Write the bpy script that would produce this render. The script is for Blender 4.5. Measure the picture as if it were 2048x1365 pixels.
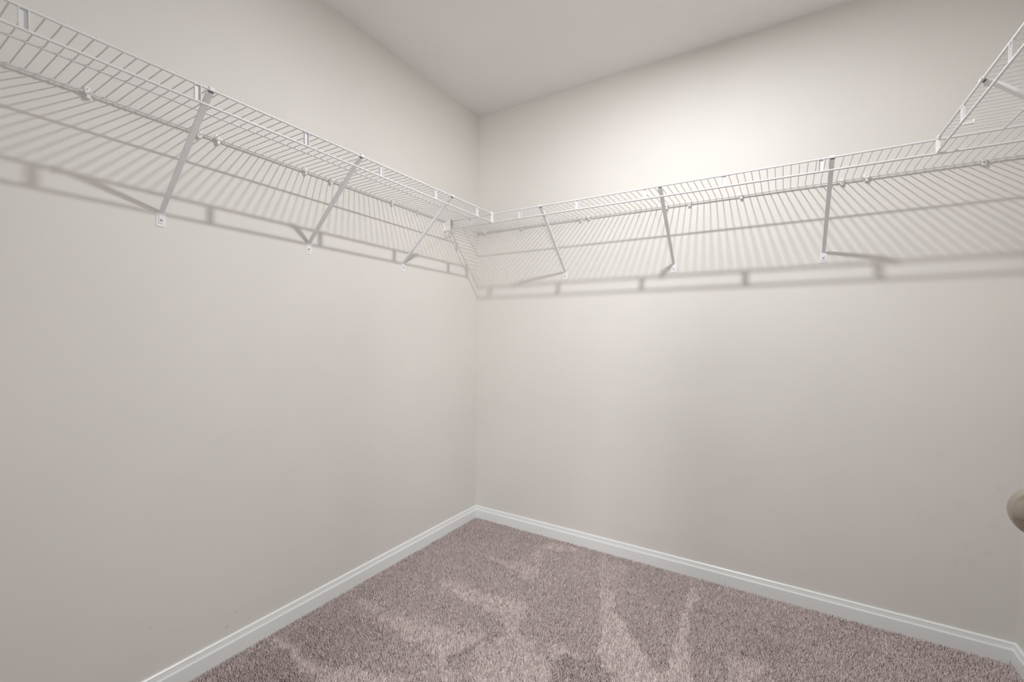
import bpy, math, random
import numpy as np
from mathutils import Vector, Matrix

for o in list(bpy.data.objects):
    bpy.data.objects.remove(o)
random.seed(7)
rng = np.random.default_rng(7)
scene = bpy.context.scene
COL = scene.collection

# ------------------------------------------------------------------ camera
W, H = 2.274, 2.44            # closet width (x), ceiling height
YF = -2.36                    # inner face of the wall with the doorway
cam_data = bpy.data.cameras.new('camera')
cam = bpy.data.objects.new('camera', cam_data)
COL.objects.link(cam)
right = Vector((0.84433, 0.53570, 0.01155))
up = Vector((-0.02198, 0.01309, 0.99967))
fwd = Vector((-0.53537, 0.84431, -0.02283))
M = Matrix(((right.x, up.x, -fwd.x), (right.y, up.y, -fwd.y), (right.z, up.z, -fwd.z)))
cam.matrix_world = Matrix.Translation((1.5773, -2.2273, 1.1046)) @ M.to_4x4()
cam_data.sensor_fit = 'HORIZONTAL'
cam_data.sensor_width = 36.0
cam_data.lens = 893.27 / 2048 * 36.0
cam_data.shift_x = 23.69 / 2048
cam_data.shift_y = 15.91 / 2048
cam_data.clip_start = 0.02
scene.camera = cam

# ------------------------------------------------------------------ world (ambient of the bedroom behind the doorway)
wd = bpy.data.worlds.new('world')
scene.world = wd
wd.use_nodes = True
wd.node_tree.nodes['Background'].inputs[0].default_value = (1.0, 0.99, 0.98, 1)
wd.node_tree.nodes['Background'].inputs[1].default_value = 1.4

# ------------------------------------------------------------------ daylight from the bedroom window, seen through the doorway
ld = bpy.data.lights.new('bedroom_window_light', 'AREA')
ld.shape = 'RECTANGLE'
ld.size, ld.size_y = 0.5, 1.0
ld.energy = 58
ld.color = (1.0, 0.99, 0.98)
lo = bpy.data.objects.new('bedroom_window_light', ld)
COL.objects.link(lo)
lo.location = (2.87, -5.29, 1.45)
lo.rotation_euler = (Vector((0.7, -0.4, 0.9)) - Vector(lo.location)).to_track_quat('-Z', 'Y').to_euler()

LAMP = (1.25, -0.935)
LAMP_POWER = 22.0
LAMP_D = 0.065
LAMP_COL = (1.0, 0.99, 0.985)

vs = scene.view_settings
vs.view_transform = 'Standard'
vs.look = 'None'
vs.gamma = 1.0
vs.use_curve_mapping = False
vs.exposure = 0.0
scene.cycles.use_adaptive_sampling = False
scene.cycles.diffuse_bounces = 6
scene.cycles.max_bounces = 8

# ------------------------------------------------------------------ helpers
def mesh_of(verts, faces, smooth=False):
    me = bpy.data.meshes.new('m')
    me.from_pydata([tuple(v) for v in verts], [], faces)
    me.update()
    if smooth:
        me.polygons.foreach_set('use_smooth', [True] * len(me.polygons))
    return me

class MB:
    def __init__(self):
        self.v, self.f = [], []
    def add(self, vs_, fs_):
        n = len(self.v)
        self.v += [tuple(q) for q in vs_]
        self.f += [tuple(i + n for i in q) for q in fs_]
        return self
    def box(self, a, b):
        (x0, y0, z0), (x1, y1, z1) = a, b
        return self.add([(x0, y0, z0), (x1, y0, z0), (x1, y1, z0), (x0, y1, z0), (x0, y0, z1), (x1, y0, z1), (x1, y1, z1), (x0, y1, z1)],
                        [(0, 3, 2, 1), (4, 5, 6, 7), (0, 1, 5, 4), (1, 2, 6, 5), (2, 3, 7, 6), (3, 0, 4, 7)])
    def prism(self, poly, axis, a, b):
        """extrude a 2D polygon (other two axes in order) along axis from a to b"""
        def p(u, v, w):
            return {0: (w, u, v), 1: (u, w, v), 2: (u, v, w)}[axis]
        n = len(poly)
        vs_ = [p(u, v, a) for u, v in poly] + [p(u, v, b) for u, v in poly]
        fs_ = [tuple(range(n))[::-1], tuple(range(n, 2 * n))] + [(i, (i + 1) % n, n + (i + 1) % n, n + i) for i in range(n)]
        return self.add(vs_, fs_)
    def tube(self, path, r, n=8, cap=True):
        path = [Vector(q) for q in path]
        rings = []
        t0 = (path[1] - path[0]).normalized()
        ref = Vector((0, 0, 1)) if abs(t0.z) < 0.9 else Vector((1, 0, 0))
        side = t0.cross(ref).normalized()
        for i, q in enumerate(path):
            t = ((path[min(i + 1, len(path) - 1)] - path[max(i - 1, 0)])).normalized()
            side = (side - t * side.dot(t)).normalized()
            up_ = t.cross(side)
            rings.append([q + (side * math.cos(2 * math.pi * k / n) + up_ * math.sin(2 * math.pi * k / n)) * r for k in range(n)])
        vs_ = [v for rg in rings for v in rg]
        fs_ = []
        for i in range(len(rings) - 1):
            for k in range(n):
                a, b = i * n + k, i * n + (k + 1) % n
                fs_.append((a, b, b + n, a + n))
        if cap:
            fs_.append(tuple(range(n))[::-1])
            fs_.append(tuple(range(len(vs_) - n, len(vs_))))
        return self.add(vs_, fs_)
    def lathe(self, prof, c, axis, n=24):
        """prof: list of (radius, distance along axis); axis unit vector"""
        ax = Vector(axis).normalized()
        ref = Vector((0, 0, 1)) if abs(ax.z) < 0.9 else Vector((1, 0, 0))
        s = ax.cross(ref).normalized(); u = ax.cross(s)
        c = Vector(c); vs_, fs_ = [], []
        for r, d in prof:
            for k in range(n):
                a = 2 * math.pi * k / n
                vs_.append(c + ax * d + (s * math.cos(a) + u * math.sin(a)) * max(r, 1e-5))
        for i in range(len(prof) - 1):
            for k in range(n):
                a, b = i * n + k, i * n + (k + 1) % n
                fs_.append((a, b, b + n, a + n))
        fs_.append(tuple(range(n))[::-1]); fs_.append(tuple(range(len(vs_) - n, len(vs_))))
        return self.add(vs_, fs_)
    def mesh(self, mat, smooth=False, bevel=0):
        me = mesh_of(self.v, self.f)
        import bmesh
        bm = bmesh.new(); bm.from_mesh(me)
        bmesh.ops.recalc_face_normals(bm, faces=bm.faces)
        if bevel:
            bmesh.ops.bevel(bm, geom=list(bm.edges), offset=bevel, segments=2, affect='EDGES', profile=0.7)
        bm.to_mesh(me); bm.free()
        if smooth:
            me.polygons.foreach_set('use_smooth', [True] * len(me.polygons))
            me.set_sharp_from_angle(angle=math.radians(50))
        me.materials.append(mat)
        return me

def obj(name, me, parent=None, loc=None):
    o = bpy.data.objects.new(name, me)
    me.name = name
    COL.objects.link(o)
    if parent is not None:
        o.parent = parent
    if loc is not None:
        o.location = loc
    return o

def inst(name, me, parent, loc=(0, 0, 0)):
    o = bpy.data.objects.new(name, me)
    COL.objects.link(o)
    o.parent = parent
    o.location = loc
    return o

def tag(o, label, cat, group=None, kind=None):
    o['label'] = label
    o['category'] = cat
    if group: o['group'] = group
    if kind: o['kind'] = kind
    return o

def thing(name, label, cat, loc, rz=0, group=None):
    o = bpy.data.objects.new(name, None)
    o.empty_display_size = 0.05
    COL.objects.link(o)
    o.location = loc
    o.rotation_euler = (0, 0, rz)
    return tag(o, label, cat, group)

# ------------------------------------------------------------------ materials
def principled(name, col, rough=0.5, metal=0.0, spec=0.5):
    m = bpy.data.materials.new(name)
    m.use_nodes = True
    b = m.node_tree.nodes['Principled BSDF']
    b.inputs['Base Color'].default_value = (*col, 1)
    b.inputs['Roughness'].default_value = rough
    b.inputs['Metallic'].default_value = metal
    b.inputs['Specular IOR Level'].default_value = spec
    return m, m.node_tree, b

def paint(name, col, rough, bump=0.1, scale=260.0, vary=0.02, smudges=()):
    """rolled wall paint: slight orange-peel relief, faint tone variation and a few scuffs"""
    m, nt, b = principled(name, col, rough, 0, 0.3)
    N, L = nt.nodes, nt.links
    tc = N.new('ShaderNodeTexCoord')
    n1 = N.new('ShaderNodeTexNoise'); n1.inputs['Scale'].default_value = scale; n1.inputs['Detail'].default_value = 2
    n2 = N.new('ShaderNodeTexNoise'); n2.inputs['Scale'].default_value = 2.2; n2.inputs['Detail'].default_value = 3
    L.new(tc.outputs['Object'], n1.inputs['Vector']); L.new(tc.outputs['Object'], n2.inputs['Vector'])
    bp = N.new('ShaderNodeBump'); bp.inputs['Strength'].default_value = bump; bp.inputs['Distance'].default_value = 0.0006
    L.new(n1.outputs['Fac'], bp.inputs['Height']); L.new(bp.outputs['Normal'], b.inputs['Normal'])
    mr = N.new('ShaderNodeMapRange')
    mr.inputs[1].default_value = 0.3; mr.inputs[2].default_value = 0.7
    mr.inputs[3].default_value = 1 - vary; mr.inputs[4].default_value = 1 + vary
    L.new(n2.outputs['Fac'], mr.inputs[0])
    val = mr.outputs[0]
    for (p, r, d) in smudges:
        vm = N.new('ShaderNodeVectorMath'); vm.operation = 'DISTANCE'; vm.inputs[1].default_value = p
        L.new(tc.outputs['Object'], vm.inputs[0])
        r_ = N.new('ShaderNodeMapRange'); r_.interpolation_type = 'SMOOTHSTEP'
        r_.inputs[1].default_value = 0.0; r_.inputs[2].default_value = r
        r_.inputs[3].default_value = 1 - d; r_.inputs[4].default_value = 1.0
        L.new(vm.outputs['Value'], r_.inputs[0])
        mu = N.new('ShaderNodeMath'); mu.operation = 'MULTIPLY'
        L.new(val, mu.inputs[0]); L.new(r_.outputs[0], mu.inputs[1]); val = mu.outputs[0]
    mx = N.new('ShaderNodeVectorMath'); mx.operation = 'SCALE'
    mx.inputs[0].default_value = col
    L.new(val, mx.inputs['Scale']); L.new(mx.outputs[0], b.inputs['Base Color'])
    return m

WALL = (0.715, 0.699, 0.673)
back_smudges = [((x, 0, z), r, d) for x, z, r, d in (
    (2.224, .602, .022, .05), (2.214, .472, .022, .055), (2.144, .386, .018, .05), (2.197, .373, .020, .05), (2.160, .329, .020, .05),
    (2.119, .319, .017, .045), (2.050, .458, .020, .05), (2.118, .528, .022, .04), (2.068, .701, .024, .04), (2.019, .469, .018, .04), (1.191, .194, .004, .35))]
m_wall = paint('wall_paint', WALL, 0.55)
m_wall_back = paint('wall_paint_scuffed', WALL, 0.55, smudges=back_smudges)
m_wall_left = paint('wall_paint_marked', WALL, 0.55, smudges=[((0, -1.427, .150), .008, .16), ((0, -1.455, .113), .009, .2), ((0, -1.673, .229), .006, .15), ((0, -1.605, .184), .006, .12)])
m_ceil = paint('ceiling_paint', (0.82, 0.797, 0.78), 0.7, bump=0.15)
m_trim, nt, b = principled('trim_white', (0.82, 0.845, 0.855), 0.3)
m_wire, nt, b = principled('white_coated_steel', (0.68, 0.685, 0.695), 0.32)
m_brace, nt, b = principled('white_painted_steel', (0.80, 0.81, 0.83), 0.35)
m_plastic, nt, b = principled('white_plastic', (0.82, 0.81, 0.79), 0.4)
m_screw, nt, b = principled('zinc_screw', (0.42, 0.42, 0.42), 0.35, 1.0)
m_dark, nt, b = principled('dark_slot', (0.14, 0.14, 0.14), 0.6)
m_nickel, nt, b = principled('satin_nickel', (0.41, 0.37, 0.32), 0.24, 1.0)
nz = nt.nodes.new('ShaderNodeTexNoise'); nz.inputs['Scale'].default_value = 900
bp = nt.nodes.new('ShaderNodeBump'); bp.inputs['Strength'].default_value = 0.03; bp.inputs['Distance'].default_value = 0.0003
nt.links.new(nz.outputs['Fac'], bp.inputs['Height']); nt.links.new(bp.outputs['Normal'], b.inputs['Normal'])
m_door = paint('door_paint', (0.80, 0.81, 0.81), 0.35, bump=0.05, vary=0.01)

m_carpet, nt, b = principled('carpet_yarn', (0.5, 0.42, 0.4), 0.95, 0, 0.1)
at = nt.nodes.new('ShaderNodeAttribute'); at.attribute_name = 'yarn'
nt.links.new(at.outputs['Color'], b.inputs['Base Color'])
m_backing, nt, b = principled('carpet_backing', (0.36, 0.29, 0.275), 0.95, 0, 0.1)

m_diffuser, nt, b = principled('lit_diffuser', (0.9, 0.9, 0.9), 0.5)
b.inputs['Emission Color'].default_value = (1, .985, .97, 1)
b.inputs['Emission Strength'].default_value = 4.0

# ------------------------------------------------------------------ room shell
T = 0.115
def struct(name, mb, mat, label, cat):
    return tag(obj(name, mb.mesh(mat)), label, cat, kind='structure')
struct('wall_left', MB().box((-T, YF - T, -0.05), (0, T, H + T)), m_wall_left, 'plain warm grey closet wall carrying the left-hand wire shelf', 'wall')
struct('wall_back', MB().box((0, 0, -0.05), (W, T, H + T)), m_wall_back, 'plain warm grey closet wall facing the doorway with faint smudges low at its right end', 'wall')
struct('wall_right', MB().box((W, YF - T, -0.05), (W + T, T, H + T)), m_wall, 'warm grey closet wall at the far right edge behind the open door', 'wall')
DX0, DX1, DZ = 1.04, 1.915, 2.04
struct('wall_front', MB().box((0, YF - T, -0.05), (DX0, YF, H + T)).box((DX1, YF - T, -0.05), (W, YF, H + T)).box((DX0, YF - T, DZ), (DX1, YF, H + T)),
       m_wall, 'closet wall with the doorway the view is taken from', 'wall')
struct('ceiling', MB().box((0, YF, H), (W, 0, H + T)), m_ceil, 'plain pale ceiling above the closet', 'ceiling')
floor = struct('floor', MB().box((0, YF - T, -0.05), (W, 0, 0)), m_backing, 'mauve grey cut pile carpet with vacuum tracks', 'carpet')

# baseboards: moulded profile (distance from wall, height)
BB = [(0, 0), (.0125, 0), (.0125, .0560), (.0118, .0585), (.0095, .0615), (.0085, .0650), (.0080, .0700), (.0072, .0735), (.0078, .0755), (.0068, .0785), (.0045, .0805), (0, .0812)]
def baseboard(name, p0, p1, m0, m1, label):
    """run along wall from p0 to p1 (2D), room on the left; m0/m1: 1 = inside mitre, 0 = square end"""
    p0, p1 = Vector(p0), Vector(p1)
    d = (p1 - p0).normalized(); n = Vector((-d.y, d.x))
    vs_, fs_, k = [], [], len(BB)
    for (p, s, mm) in ((p0, 1, m0), (p1, -1, m1)):
        for u, z in BB:
            q = p + n * u + d * (s * u * mm)
            vs_.append((q.x, q.y, z))
    for i in range(k):
        j = (i + 1) % k
        fs_.append((i, j, k + j, k + i))
    fs_ += [tuple(range(k)), tuple(range(k, 2 * k))[::-1]]
    mb = MB().add(vs_, fs_)
    return struct(name, mb, m_trim, label, 'baseboard')
baseboard('baseboard_left', (0, 0), (0, YF), 1, 1, 'white moulded baseboard along the left wall')
bb_back = baseboard('baseboard_back', (W, 0), (0, 0), 1, 1, 'white moulded baseboard along the wall facing the doorway')
baseboard('baseboard_right', (W, YF), (W, 0), 1, 1, 'white moulded baseboard turning the corner at the lower right edge')
baseboard('baseboard_front', (0, YF), (DX0 - .06, YF), 1, 0, 'white moulded baseboard beside the doorway')
inst('joint_mark', MB().box((-.0006, -.0132, .012), (.0006, -.0125, .026)).mesh(m_screw), bb_back, (1.381, 0, 0))
inst('mitre_gap', MB().box((-.0005, -.0131, .004), (.0005, -.0125, .022)).mesh(m_screw), bb_back, (W - .0165, 0, 0))

# doorway casing (behind the camera)
cas = MB()
cas.box((DX0 - .06, YF, 0), (DX0, YF + .014, DZ + .06)).box((DX1, YF, 0), (DX1 + .06, YF + .014, DZ + .06)).box((DX0, YF, DZ), (DX1, YF + .014, DZ + .06))
cas.box((DX0, YF - T, 0), (DX0 + .012, YF, DZ)).box((DX1 - .012, YF - T, 0), (DX1, YF, DZ)).box((DX0, YF - T, DZ - .012), (DX1, YF, DZ))
struct('trim_1', cas, m_trim, 'white casing around the closet doorway', 'door trim')

# ------------------------------------------------------------------ open door with knob (only the knob reaches into the picture)
KN = Vector((1.8192, -1.503, 0.9205))       # knob centre
LX = KN.x + 0.052                            # leaf face towards the view
door = thing('door_1', 'open white closet door at the right edge with a satin nickel knob', 'door', (LX, YF + .015, 0))
door['kind'] = 'structure'
LWid = (KN.y + 0.062) - (YF + .015)
leaf = MB().box((0, 0, .012), (.035, LWid, DZ - .016))
leaf_o = obj('leaf', leaf.mesh(m_door, bevel=.0015), door)
for z0, z1 in ((.18, .88), (1.06, 1.88)):
    fr = MB()
    y0, y1 = .11, LWid - .11
    fr.box((-.004, y0, z0), (0, y1, z0 + .025)).box((-.004, y0, z1 - .025), (0, y1, z1)).box((-.004, y0, z0 + .025), (0, y0 + .025, z1 - .025)).box((-.004, y1 - .025, z0 + .025), (0, y1, z1 - .025))
    obj('panel_moulding', fr.mesh(m_door), leaf_o)
for z in (.25, 1.05, 1.80):
    inst('hinge', MB().tube([(0, 0, -.045), (0, 0, .045)], .006, 10).mesh(m_nickel, True), door, (-.004, -.004, z))
kl = Vector((0, KN.y - (YF + .015), KN.z))
obj('rosette', MB().lathe([(.033, 0), (.033, .003), (.029, .007), (.016, .011), (.013, .013)], kl, (-1, 0, 0), 40).mesh(m_nickel, True), door)
kp = [(.0115, .011), (.0115, .022), (.0135, .026)]
R0, FLAT = .0275, .0255
for i in range(0, 21):
    a = -math.radians(62) + math.radians(152) * i / 20
    kp.append((R0 * math.cos(a), .052 + FLAT * math.sin(a)))
obj('knob', MB().lathe(kp, kl, (-1, 0, 0), 48).mesh(m_nickel, True), door)

# ------------------------------------------------------------------ ceiling lamp (just above the picture)
lamp = thing('ceiling_light', 'round flush white ceiling light with a lit diffuser above the middle of the closet', 'ceiling light', (LAMP[0], LAMP[1], H))
obj('trim_ring', MB().lathe([(.085, 0), (.085, -.003), (.072, -.009), (.058, -.011), (.056, -.006)], (0, 0, 0), (0, 0, 1), 48).mesh(m_plastic, True), lamp)
obj('diffuser', MB().lathe([(.056, -.006), (.056, -.0095), (.0, -.0095)], (0, 0, 0), (0, 0, 1), 48).mesh(m_diffuser), lamp)
pl = bpy.data.lights.new('lamp_glow', 'AREA')        # light given off by the diffuser
pl.shape = 'DISK'
pl.size = LAMP_D
pl.energy = LAMP_POWER
pl.color = LAMP_COL
plo = bpy.data.objects.new('lamp_glow', pl)
COL.objects.link(plo)
plo.parent = lamp
plo.location = (0, 0, -.0120)

# ------------------------------------------------------------------ wire shelves
ZS, DEP, LIP = 1.7436, 0.305, 0.043
RA, RC, RW = 0.0033, 0.0028, 0.0015
wire_me = None
def wire_mesh():
    zt = RA + RW * .8
    path = [(0, .0105, -.006), (0, .0095, zt - .004), (0, .0105, zt - .001), (0, .014, zt), (0, DEP - .006, zt), (0, DEP - .001, zt - .0005), (0, DEP + .0025, zt - .003)]
    return MB().tube(path, RW, 6).mesh(m_wire, True)
WIRE = wire_mesh()
def fat_plate():
    # formed strap: shallow channel wrapping both rods
    mb = MB()
    mb.box((-.0078, DEP - .0030, -LIP - .001), (.0078, DEP - .0018, .001))
    mb.box((-.0078, DEP - .0018, -LIP), (-.0062, DEP + .0034, 0))
    mb.box((.0062, DEP - .0018, -LIP), (.0078, DEP + .0034, 0))
    return mb.mesh(m_wire, bevel=.0003)
PLATE = fat_plate()
def clip_tab():
    mb = MB()
    # rounded tab screwed to the wall with a saddle round the back rod
    poly = [(-.0085, -.012), (-.006, -.0155), (.006, -.0155), (.0085, -.012), (.0075, .008), (.005, .0150), (0, .0168), (-.005, .0150), (-.0075, .008)]
    mb.prism(poly, 1, 0, .0045)
    mb.tube([(-.0085, .0105, -.0005), (.0085, .0105, -.0005)], .0062, 12)
    mb.box((-.004, .0045, -.0155), (.004, .013, -.006))
    return mb.mesh(m_plastic, True)
def clip_pin():
    mb = MB()
    mb.tube([(-.0055, .0105, -.0005), (.0055, .0105, -.0005)], .0058, 12)
    poly = [(-.0058, -.004), (.0058, -.004), (.0058, -.013), (.003, -.0165), (-.003, -.0165), (-.0058, -.013)]
    mb.prism(poly, 1, 0, .0125)
    mb.prism([(-.003, .003), (.003, .003), (.002, .012), (-.002, .012)], 1, .002, .005)
    return mb.mesh(m_plastic, True)
CLIP_T, CLIP_P = clip_tab(), clip_pin()
HEAD = MB().lathe([(.0030, 0), (.0030, .0008), (.0018, .0014)], (0, 0, 0), (0, 1, 0), 12).mesh(m_screw, True)

def shelf(label, loc, rz, length, wires, plates, clips):
    root = thing('wire_shelf', label, 'shelf', loc, rz, 'white wire shelves around the closet')
    def rod(name, y, z, r, a=0.0, b=None):
        return obj(name, MB().tube([(a, y, z), (b or length, y, z)], r, 14).mesh(m_wire, True), root)
    rod('front_rod', DEP, 0, RA)
    rod('lip_rod', DEP, -LIP, RA)
    rod('middle_rod', .160, .0003, RC, .004)
    rod('back_rod', .0110, -.0010, RC)
    for x in wires:
        inst('cross_wire', WIRE, root, (x, 0, 0))
    for x in plates:
        inst('spacer_plate', PLATE, root, (x, 0, 0))
    for x, k in clips:
        c = inst('wall_clip', CLIP_T if k == 't' else CLIP_P, root, (x, 0, 0))
        inst('clip_screw', HEAD, c, (0, .0045, .0085) if k == 't' else (0, .0125, -.0095))
    return root

SP = 0.0254
# left-hand shelf: local x runs from the corner towards the doorway, local y out of the wall
YL = -0.3120
lenL = YL - (YF + .004)
y_w = [-1.9461 + SP * k for k in range(-20, 70)]
shelf_l = shelf('white wire shelf along the left wall', (0, YL, ZS), -math.pi / 2, lenL,
      [YL - y for y in y_w if YF + .01 < y < YL - .004],
      [YL - y for y in (-.445, -.752, -1.057, -1.365, -1.672, -1.980, -2.287)],
      [(YL - y, k) for y, k in ((-.316, 'p'), (-.542, 'p'), (-.716, 't'), (-1.052, 'p'), (-1.167, 't'), (-1.482, 't'), (-1.538, 'p'), (-1.804, 't'), (-2.11, 't'))])
# back shelf: local x runs from the right wall to the left wall
shelf_b = shelf('white wire shelf along the wall facing the doorway, its left end in a wall bracket', (W, 0, ZS), math.pi, W - .006,
      [W - x for x in [1.6126 + SP * k for k in range(-70, 40)] if .012 < x < W - .012],
      [W - x for x in (.158, .465, .767, 1.070, 1.371, 1.674, 2.185)],
      [(W - x, k) for x, k in ((.054, 't'), (.306, 'p'), (.665, 'p'), (.709, 't'), (1.097, 't'), (1.197, 'p'), (1.408, 't'), (1.757, 'p'), (1.833, 't'), (2.151, 'p'))])
# right-hand shelf: local x runs from the doorway to the corner
YR0 = YF + .004
shelf_r = shelf('white wire shelf along the right wall, running out of the picture at the upper right', (W, YR0, ZS), math.pi / 2, -.3120 - YR0,
      [y - YR0 for y in [-.330 - SP * k for k in range(0, 90)] if y > YF + .01],
      [y - YR0 for y in (-.549, -.853, -1.157, -1.461, -1.765, -2.069)],
      [(y - YR0, k) for y, k in ((-.55, 't'), (-.95, 't'), (-1.40, 't'), (-1.85, 't'))])

# corner connectors joining the side shelves to the back shelf's front edge
def connector(s):
    mb = MB()
    # strap across the rod ends (local x = s is the free end of the side shelf's rods)
    mb.box((-.0075, -.0045, -LIP - .004), (.0045, .0038, .004))
    mb.tube([(-.004 * s, 0, 0), (.016 * s, 0, 0)], .0052, 12)
    mb.tube([(-.004 * s, 0, -LIP), (.010 * s, 0, -LIP)], .0046, 12)
    mb.tube([(-.010, 0, .0065), (.010, 0, .0065)], .0022, 8)
    return mb.mesh(m_plastic, bevel=0)
CO = inst('corner_connector', connector(1), shelf_l, (.003, DEP, 0))
CO2 = inst('corner_connector', connector(-1), shelf_r, (-.3120 - YR0 - .003, DEP, 0))
inst('joiner_clip', MB().box((-.005, -.004, -.006), (.005, .018, -.001)).box((-.004, -.006, -.004), (.004, -.003, .007)).mesh(m_plastic, bevel=.001), shelf_r, (-.412 - YR0, DEP - .05, 0))

# wall bracket holding the left end of the back shelf
eb = MB()
y0, y1 = -.3215, -.2885
for a, b_ in (((0, y0 - .010, ZS - .058), (.003, y1 + .010, ZS + .0085)),
              ((.003, y0, ZS + .0045), (.040, y1, ZS + .0075)),
              ((.003, y0, ZS - .054), (.040, y1, ZS - .050)),
              ((.003, y0, ZS - .050), (.040, y0 + .003, ZS + .0045)),
              ((.003, y1 - .003, ZS - .050), (.040, y1, ZS + .0045))):
    eb.box((W - b_[0], -b_[1], a[2] - ZS), (W - a[0], -a[1], b_[2] - ZS))
eb.prism([(W - .003, -.054), (W - .034, -.054), (W - .003, -.088)], 1, -y1 + .004, -y0 - .004)
ebo = obj('end_bracket', eb.mesh(m_plastic), shelf_b)
ebo['label'] = 'white plastic wall bracket on the shelf end'

# ------------------------------------------------------------------ diagonal braces
ZF = 1.447 - ZS
def brace_arm():
    a = Vector((0, .0045, ZF + .0205)); b_ = Vector((0, .2975, -.0065))
    d = (b_ - a).normalized(); n = Vector((0, -d.z, d.y))     # n points up / towards the wall
    if n.z < 0: n = -n
    mb = MB()
    sec = []
    for p, w, h in ((a, .0058, .004), (a + d * .03, .0060, .0075), (a.lerp(b_, .5), .0068, .0085), (b_ - d * .03, .0074, .0085), (b_, .0074, .004)):
        t = .0011
        prof = [(-w, h), (-w, 0), (w, 0), (w, h), (w - t, h), (w - t, t), (-w + t, t), (-w + t, h)]
        sec.append([p + Vector((u, 0, 0)) + n * v for u, v in prof])
    vs_ = [q for s in sec for q in s]; fs_ = []
    k = 8
    for i in range(len(sec) - 1):
        for j in range(k):
            fs_.append((i * k + j, i * k + (j + 1) % k, (i + 1) * k + (j + 1) % k, (i + 1) * k + j))
    fs_ += [(0, 1, 6, 7), (1, 2, 5, 6), (2, 3, 4, 5)]
    o = (len(sec) - 1) * k
    fs_ += [(o + 7, o + 6, o + 1, o), (o + 6, o + 5, o + 2, o + 1), (o + 5, o + 4, o + 3, o + 2)]
    return mb.add(vs_, fs_).mesh(m_brace)
def brace_foot():
    poly = [(-.0122, .018), (-.0122, -.0165), (-.0095, -.0195), (.0095, -.0195), (.0122, -.0165), (.0122, .018), (.007, .0235), (-.007, .0235)]
    mb = MB().prism([(u, v + ZF) for u, v in poly], 1, 0, .0016)
    poly2 = [(-.0065, .022), (-.0065, -.010), (.0065, -.010), (.0065, .022)]
    mb.prism([(u, v + ZF) for u, v in poly2], 1, .0016, .0034)
    return mb.mesh(m_brace, bevel=.0003)
def brace_hook():
    mb = MB()
    w = .0085
    # strap wrapped over the front rod
    pts = [(DEP - .012, -.006), (DEP - .0055, -.0035), (DEP - .0048, .003), (DEP - .001, .0062), (DEP + .003, .0048), (DEP + .0052, .0006), (DEP + .0040, -.0030)]
    for (u0, v0), (u1, v1) in zip(pts[:-1], pts[1:]):
        d = Vector((u1 - u0, v1 - v0)).normalized(); n = Vector((-d.y, d.x)) * .0008
        mb.prism([(u0 - n.x, v0 - n.y), (u1 - n.x, v1 - n.y), (u1 + n.x, v1 + n.y), (u0 + n.x, v0 + n.y)], 0, -w * .75, w * .75)
    mb.prism([(DEP - .018, -.0075), (DEP - .004, -.0055), (DEP - .004, -.0115), (DEP - .018, -.0195)], 0, .0074, .0088)
    return mb.mesh(m_brace)
ARM, FOOT, HOOK = brace_arm(), brace_foot(), brace_hook()
SLOT = MB().box((-.0070, DEP - .0052, -.0052), (.0070, DEP - .0012, -.0040)).mesh(m_dark)
FSCREW = MB().lathe([(.0036, 0), (.0036, .0010), (.0022, .0020)], (0, 0, 0), (0, 1, 0), 14).mesh(m_screw, True)
def brace(label, loc, rz):
    r = thing('shelf_brace', label, 'shelf brace', loc, rz, 'diagonal braces under the wire shelves')
    inst('arm', ARM, r)
    f = inst('foot_plate', FOOT, r)
    inst('screw', FSCREW, f, (0, .0034, ZF))
    inst('hook', HOOK, r)
    inst('slot', SLOT, r)
    return r
for y, lab in ((-.635, 'diagonal white brace under the left shelf, nearest the corner'),
               (-1.148, 'diagonal white brace under the left shelf, middle of the three in view'),
               (-1.639, 'diagonal white brace under the left shelf, largest and nearest the viewer')):
    brace(lab, (0, y, ZS), -math.pi / 2)
for x, lab in ((.576, 'diagonal white brace under the back shelf, nearest the corner'),
               (1.131, 'diagonal white brace under the back shelf, middle of its three'),
               (1.7055, 'diagonal white brace under the back shelf, farthest right and nearly upright')):
    brace(lab, (x, 0, ZS), math.pi)
brace('white brace under the right-hand shelf, cut off by the picture edge', (W, -.685, ZS), math.pi / 2)

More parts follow.
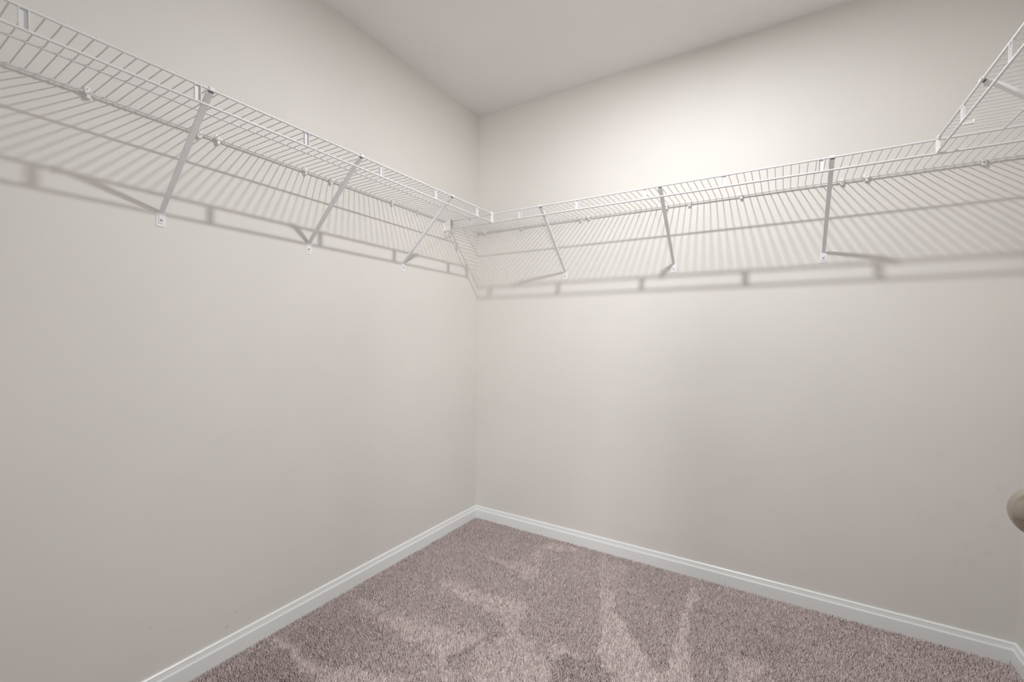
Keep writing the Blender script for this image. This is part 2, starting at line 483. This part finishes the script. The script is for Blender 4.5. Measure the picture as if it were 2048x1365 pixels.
# ------------------------------------------------------------------ carpet pile
SWATHS = [
(0.8, [(0.098, -0.978), (0.184, -0.963), (0.256, -1.003), (0.385, -0.973), (0.445, -0.951), (0.536, -0.917), (0.592, -0.986), (0.511, -1.023), (0.472, -1.064), (0.404, -1.038), (0.293, -1.025), (0.212, -1.013), (0.114, -0.999)]),
(0.9, [(0.027, -1.326), (0.065, -1.293), (0.148, -1.308), (0.21, -1.303), (0.291, -1.312), (0.402, -1.259), (0.465, -1.237), (0.583, -1.191), (0.601, -1.209), (0.364, -1.364), (0.304, -1.349), (0.213, -1.337), (0.138, -1.329)]),
(0.9, [(0.293, -0.373), (0.398, -0.364), (0.524, -0.339), (0.571, -0.35), (0.509, -0.196), (0.488, -0.128), (0.532, -0.115), (0.581, -0.212), (0.627, -0.367), (0.643, -0.446), (0.6, -0.45), (0.499, -0.412), (0.391, -0.398)]),
(1, [(0.513, -0.076), (0.585, -0.045), (0.69, -0.059), (0.732, -0.063), (0.618, -0.116), (0.542, -0.134)]),
(1, [(0.203, -0.689), (0.291, -0.68), (0.379, -0.658), (0.457, -0.654), (0.523, -0.655), (0.598, -0.627), (0.681, -0.605), (0.738, -0.696), (0.705, -0.755), (0.624, -0.753), (0.547, -0.745), (0.437, -0.734), (0.32, -0.698)]),
(0.75, [(0.686, -0.768), (0.734, -0.709), (0.747, -0.789), (0.843, -0.831), (0.915, -0.857), (0.942, -0.894), (0.986, -0.966), (0.812, -1.081), (0.706, -1.069), (0.728, -1.001), (0.715, -0.938), (0.735, -0.822)]),
(1, [(0.36, -1.001), (0.423, -0.968), (0.544, -0.932), (0.674, -0.879), (0.66, -0.966), (0.626, -1.033), (0.648, -1.061), (0.689, -1.087), (0.734, -1.131), (0.709, -1.148), (0.62, -1.079), (0.579, -1.049), (0.494, -1.038), (0.406, -1.047)]),
(0.5, [(0.878, -0.258), (0.944, -0.282), (0.977, -0.083), (0.931, -0.075), (0.797, -0.084)]),
(1, [(0.889, -0.274), (0.962, -0.335), (1.028, -0.464), (1.103, -0.549), (1.163, -0.628), (1.227, -0.715), (1.268, -0.724), (1.29, -0.776), (1.166, -0.858), (1.074, -0.785), (1.019, -0.62), (0.943, -0.408)]),
(1, [(1.25, -0.122), (1.285, -0.078), (1.279, -0.243), (1.289, -0.403), (1.305, -0.541), (1.346, -0.661), (1.361, -0.73), (1.284, -0.78), (1.272, -0.692), (1.272, -0.584), (1.26, -0.422), (1.255, -0.278)]),
(0.8, [(0.89, -0.786), (0.953, -0.779), (1.018, -0.784), (1.074, -0.785), (1.085, -0.814), (0.99, -0.815), (0.935, -0.825), (0.932, -0.872)]),
(0.7, [(1.438, -0.505), (1.517, -0.487), (1.555, -0.463), (1.536, -0.539), (1.52, -0.637), (1.447, -0.685)]),
(-0.45, [(0.716, -0.818), (0.697, -0.847), (0.629, -1.038), (0.651, -1.052), (0.672, -1.01), (0.678, -0.932), (0.74, -0.839)]),
(-0.4, [(0.939, -0.869), (0.947, -0.807), (1.075, -0.78), (1.13, -0.791), (1.155, -0.868), (0.99, -0.975)]),
(-0.5, [(0.068, -1.397), (0.134, -1.332), (0.297, -1.366), (0.345, -1.377), (0.075, -1.554)]),
(-0.35, [(0.054, -1.277), (0.078, -1.193), (0.19, -1.056), (0.39, -1.055), (0.411, -1.135), (0.393, -1.252), (0.299, -1.3), (0.13, -1.297)]),
]
def inside(px, py, poly):
    res = np.zeros(px.shape, bool)
    n = len(poly)
    for i in range(n):
        x0, y0 = poly[i]; x1, y1 = poly[(i + 1) % n]
        if y0 == y1: continue
        c = ((y0 > py) != (y1 > py)) & (px < (x1 - x0) * (py - y0) / (y1 - y0) + x0)
        res ^= c
    return res
def smooth_field(nx, ny, cells, seed):
    r = np.random.default_rng(seed)
    g = r.standard_normal((cells[1] + 2, cells[0] + 2))
    fx = np.clip(nx * cells[0], 0, cells[0]); fy = np.clip(ny * cells[1], 0, cells[1])
    ix = np.minimum(fx.astype(int), cells[0]); iy = np.minimum(fy.astype(int), cells[1])
    tx = fx - ix; ty = fy - iy
    tx = tx * tx * (3 - 2 * tx); ty = ty * ty * (3 - 2 * ty)
    return (g[iy, ix] * (1 - tx) + g[iy, ix + 1] * tx) * (1 - ty) + (g[iy + 1, ix] * (1 - tx) + g[iy + 1, ix + 1] * tx) * ty

PIT = 0.0043
X0, X1, Y0c, Y1c = .0135, W - .0135, YF - .05, -.0135
gx, gy = np.meshgrid(np.arange(X0, X1, PIT), np.arange(Y0c, Y1c, PIT))
px = (gx + rng.uniform(-.5, .5, gx.shape) * PIT).ravel(); py = (gy + rng.uniform(-.5, .5, gx.shape) * PIT).ravel()
px = np.clip(px, X0, X1); py = np.clip(py, Y0c, Y1c)
nx, ny = px / W, (py - Y0c) / (Y1c - Y0c)
# nap: +1 laid away from the doorway (light), -1 brushed up (dark); edges wander a little
jx = px + .008 * smooth_field(nx, ny, (70, 70), 3) + rng.normal(0, .004, px.shape)
jy = py + .008 * smooth_field(nx, ny, (70, 70), 4) + rng.normal(0, .004, px.shape)
nap = .10 * smooth_field(nx, ny, (9, 9), 5) + .10 * smooth_field(nx, ny, (26, 26), 6) - .05
for w, poly in SWATHS:
    xs_ = [q[0] for q in poly]; ys_ = [q[1] for q in poly]
    sel = np.where((jx > min(xs_)) & (jx < max(xs_)) & (jy > min(ys_)) & (jy < max(ys_)))[0]
    ins = sel[inside(jx[sel], jy[sel], poly)]
    nap[ins] = w
n = px.size
h = rng.normal(.0105, .0016, n).clip(.006, .0145)
ang = rng.uniform(0, 2 * np.pi, n)
# lean: light swaths lie along the view's depth, the rest stands with a random tilt
lean_dir = np.array([-.45, .89])
lx = rng.normal(0, .0026, n) + lean_dir[0] * nap * .0050
ly = rng.normal(0, .0026, n) + lean_dir[1] * nap * .0050
tx_, ty_ = px + lx, py + ly
tx_ = np.clip(tx_, X0 - .0005, X1 + .0005); ty_ = np.clip(ty_, Y0c, Y1c + .0005)
rb = rng.uniform(.0020, .0028, n); rt = rng.uniform(.0007, .0013, n)
V = np.zeros((n, 6, 3))
for k in range(3):
    a = ang + k * 2 * np.pi / 3
    V[:, k, 0] = px + rb * np.cos(a); V[:, k, 1] = py + rb * np.sin(a); V[:, k, 2] = 0
    a2 = a + .5
    V[:, 3 + k, 0] = tx_ + rt * np.cos(a2); V[:, 3 + k, 1] = ty_ + rt * np.sin(a2); V[:, 3 + k, 2] = h + rng.normal(0, .0005, n)
base = (np.arange(n) * 6)[:, None]
F = np.concatenate([base + np.array([[0, 1, 4, 3]]), base + np.array([[1, 2, 5, 4]]), base + np.array([[2, 0, 3, 5]])], 0)
Ft = base + np.array([[3, 4, 5]])
me = bpy.data.meshes.new('carpet_pile')
me.vertices.add(n * 6); me.vertices.foreach_set('co', V.astype(np.float32).ravel())
nl = F.size + Ft.size
me.loops.add(nl); me.loops.foreach_set('vertex_index', np.concatenate([F.ravel(), Ft.ravel()]).astype(np.int32))
me.polygons.add(len(F) + len(Ft))
ls = np.concatenate([np.arange(len(F)) * 4, F.size + np.arange(len(Ft)) * 3]).astype(np.int32)
me.polygons.foreach_set('loop_start', ls)
me.update(calc_edges=True)
ca = me.color_attributes.new('yarn', 'FLOAT_COLOR', 'POINT')
tone = rng.normal(1.0, .22, n).clip(.4, 1.5) * (1 + .14 * nap)  # random yarn tone, plus pile-lean shading of the swaths painted into the colour
yarn = np.ones((n, 6, 4), np.float32)
c0 = np.array([0.61, 0.525, 0.515])
hue = rng.normal(0, .02, (n, 1))
yarn[:, :, :3] = (c0[None, :] * tone[:, None] * (1 + hue * np.array([[1, -.3, -.7]])))[:, None, :]
ca.data.foreach_set('color', yarn.ravel())
me.materials.append(m_carpet)
pile = bpy.data.objects.new('carpet_pile', me)
COL.objects.link(pile)
pile.parent = floor
pile['kind'] = 'stuff'
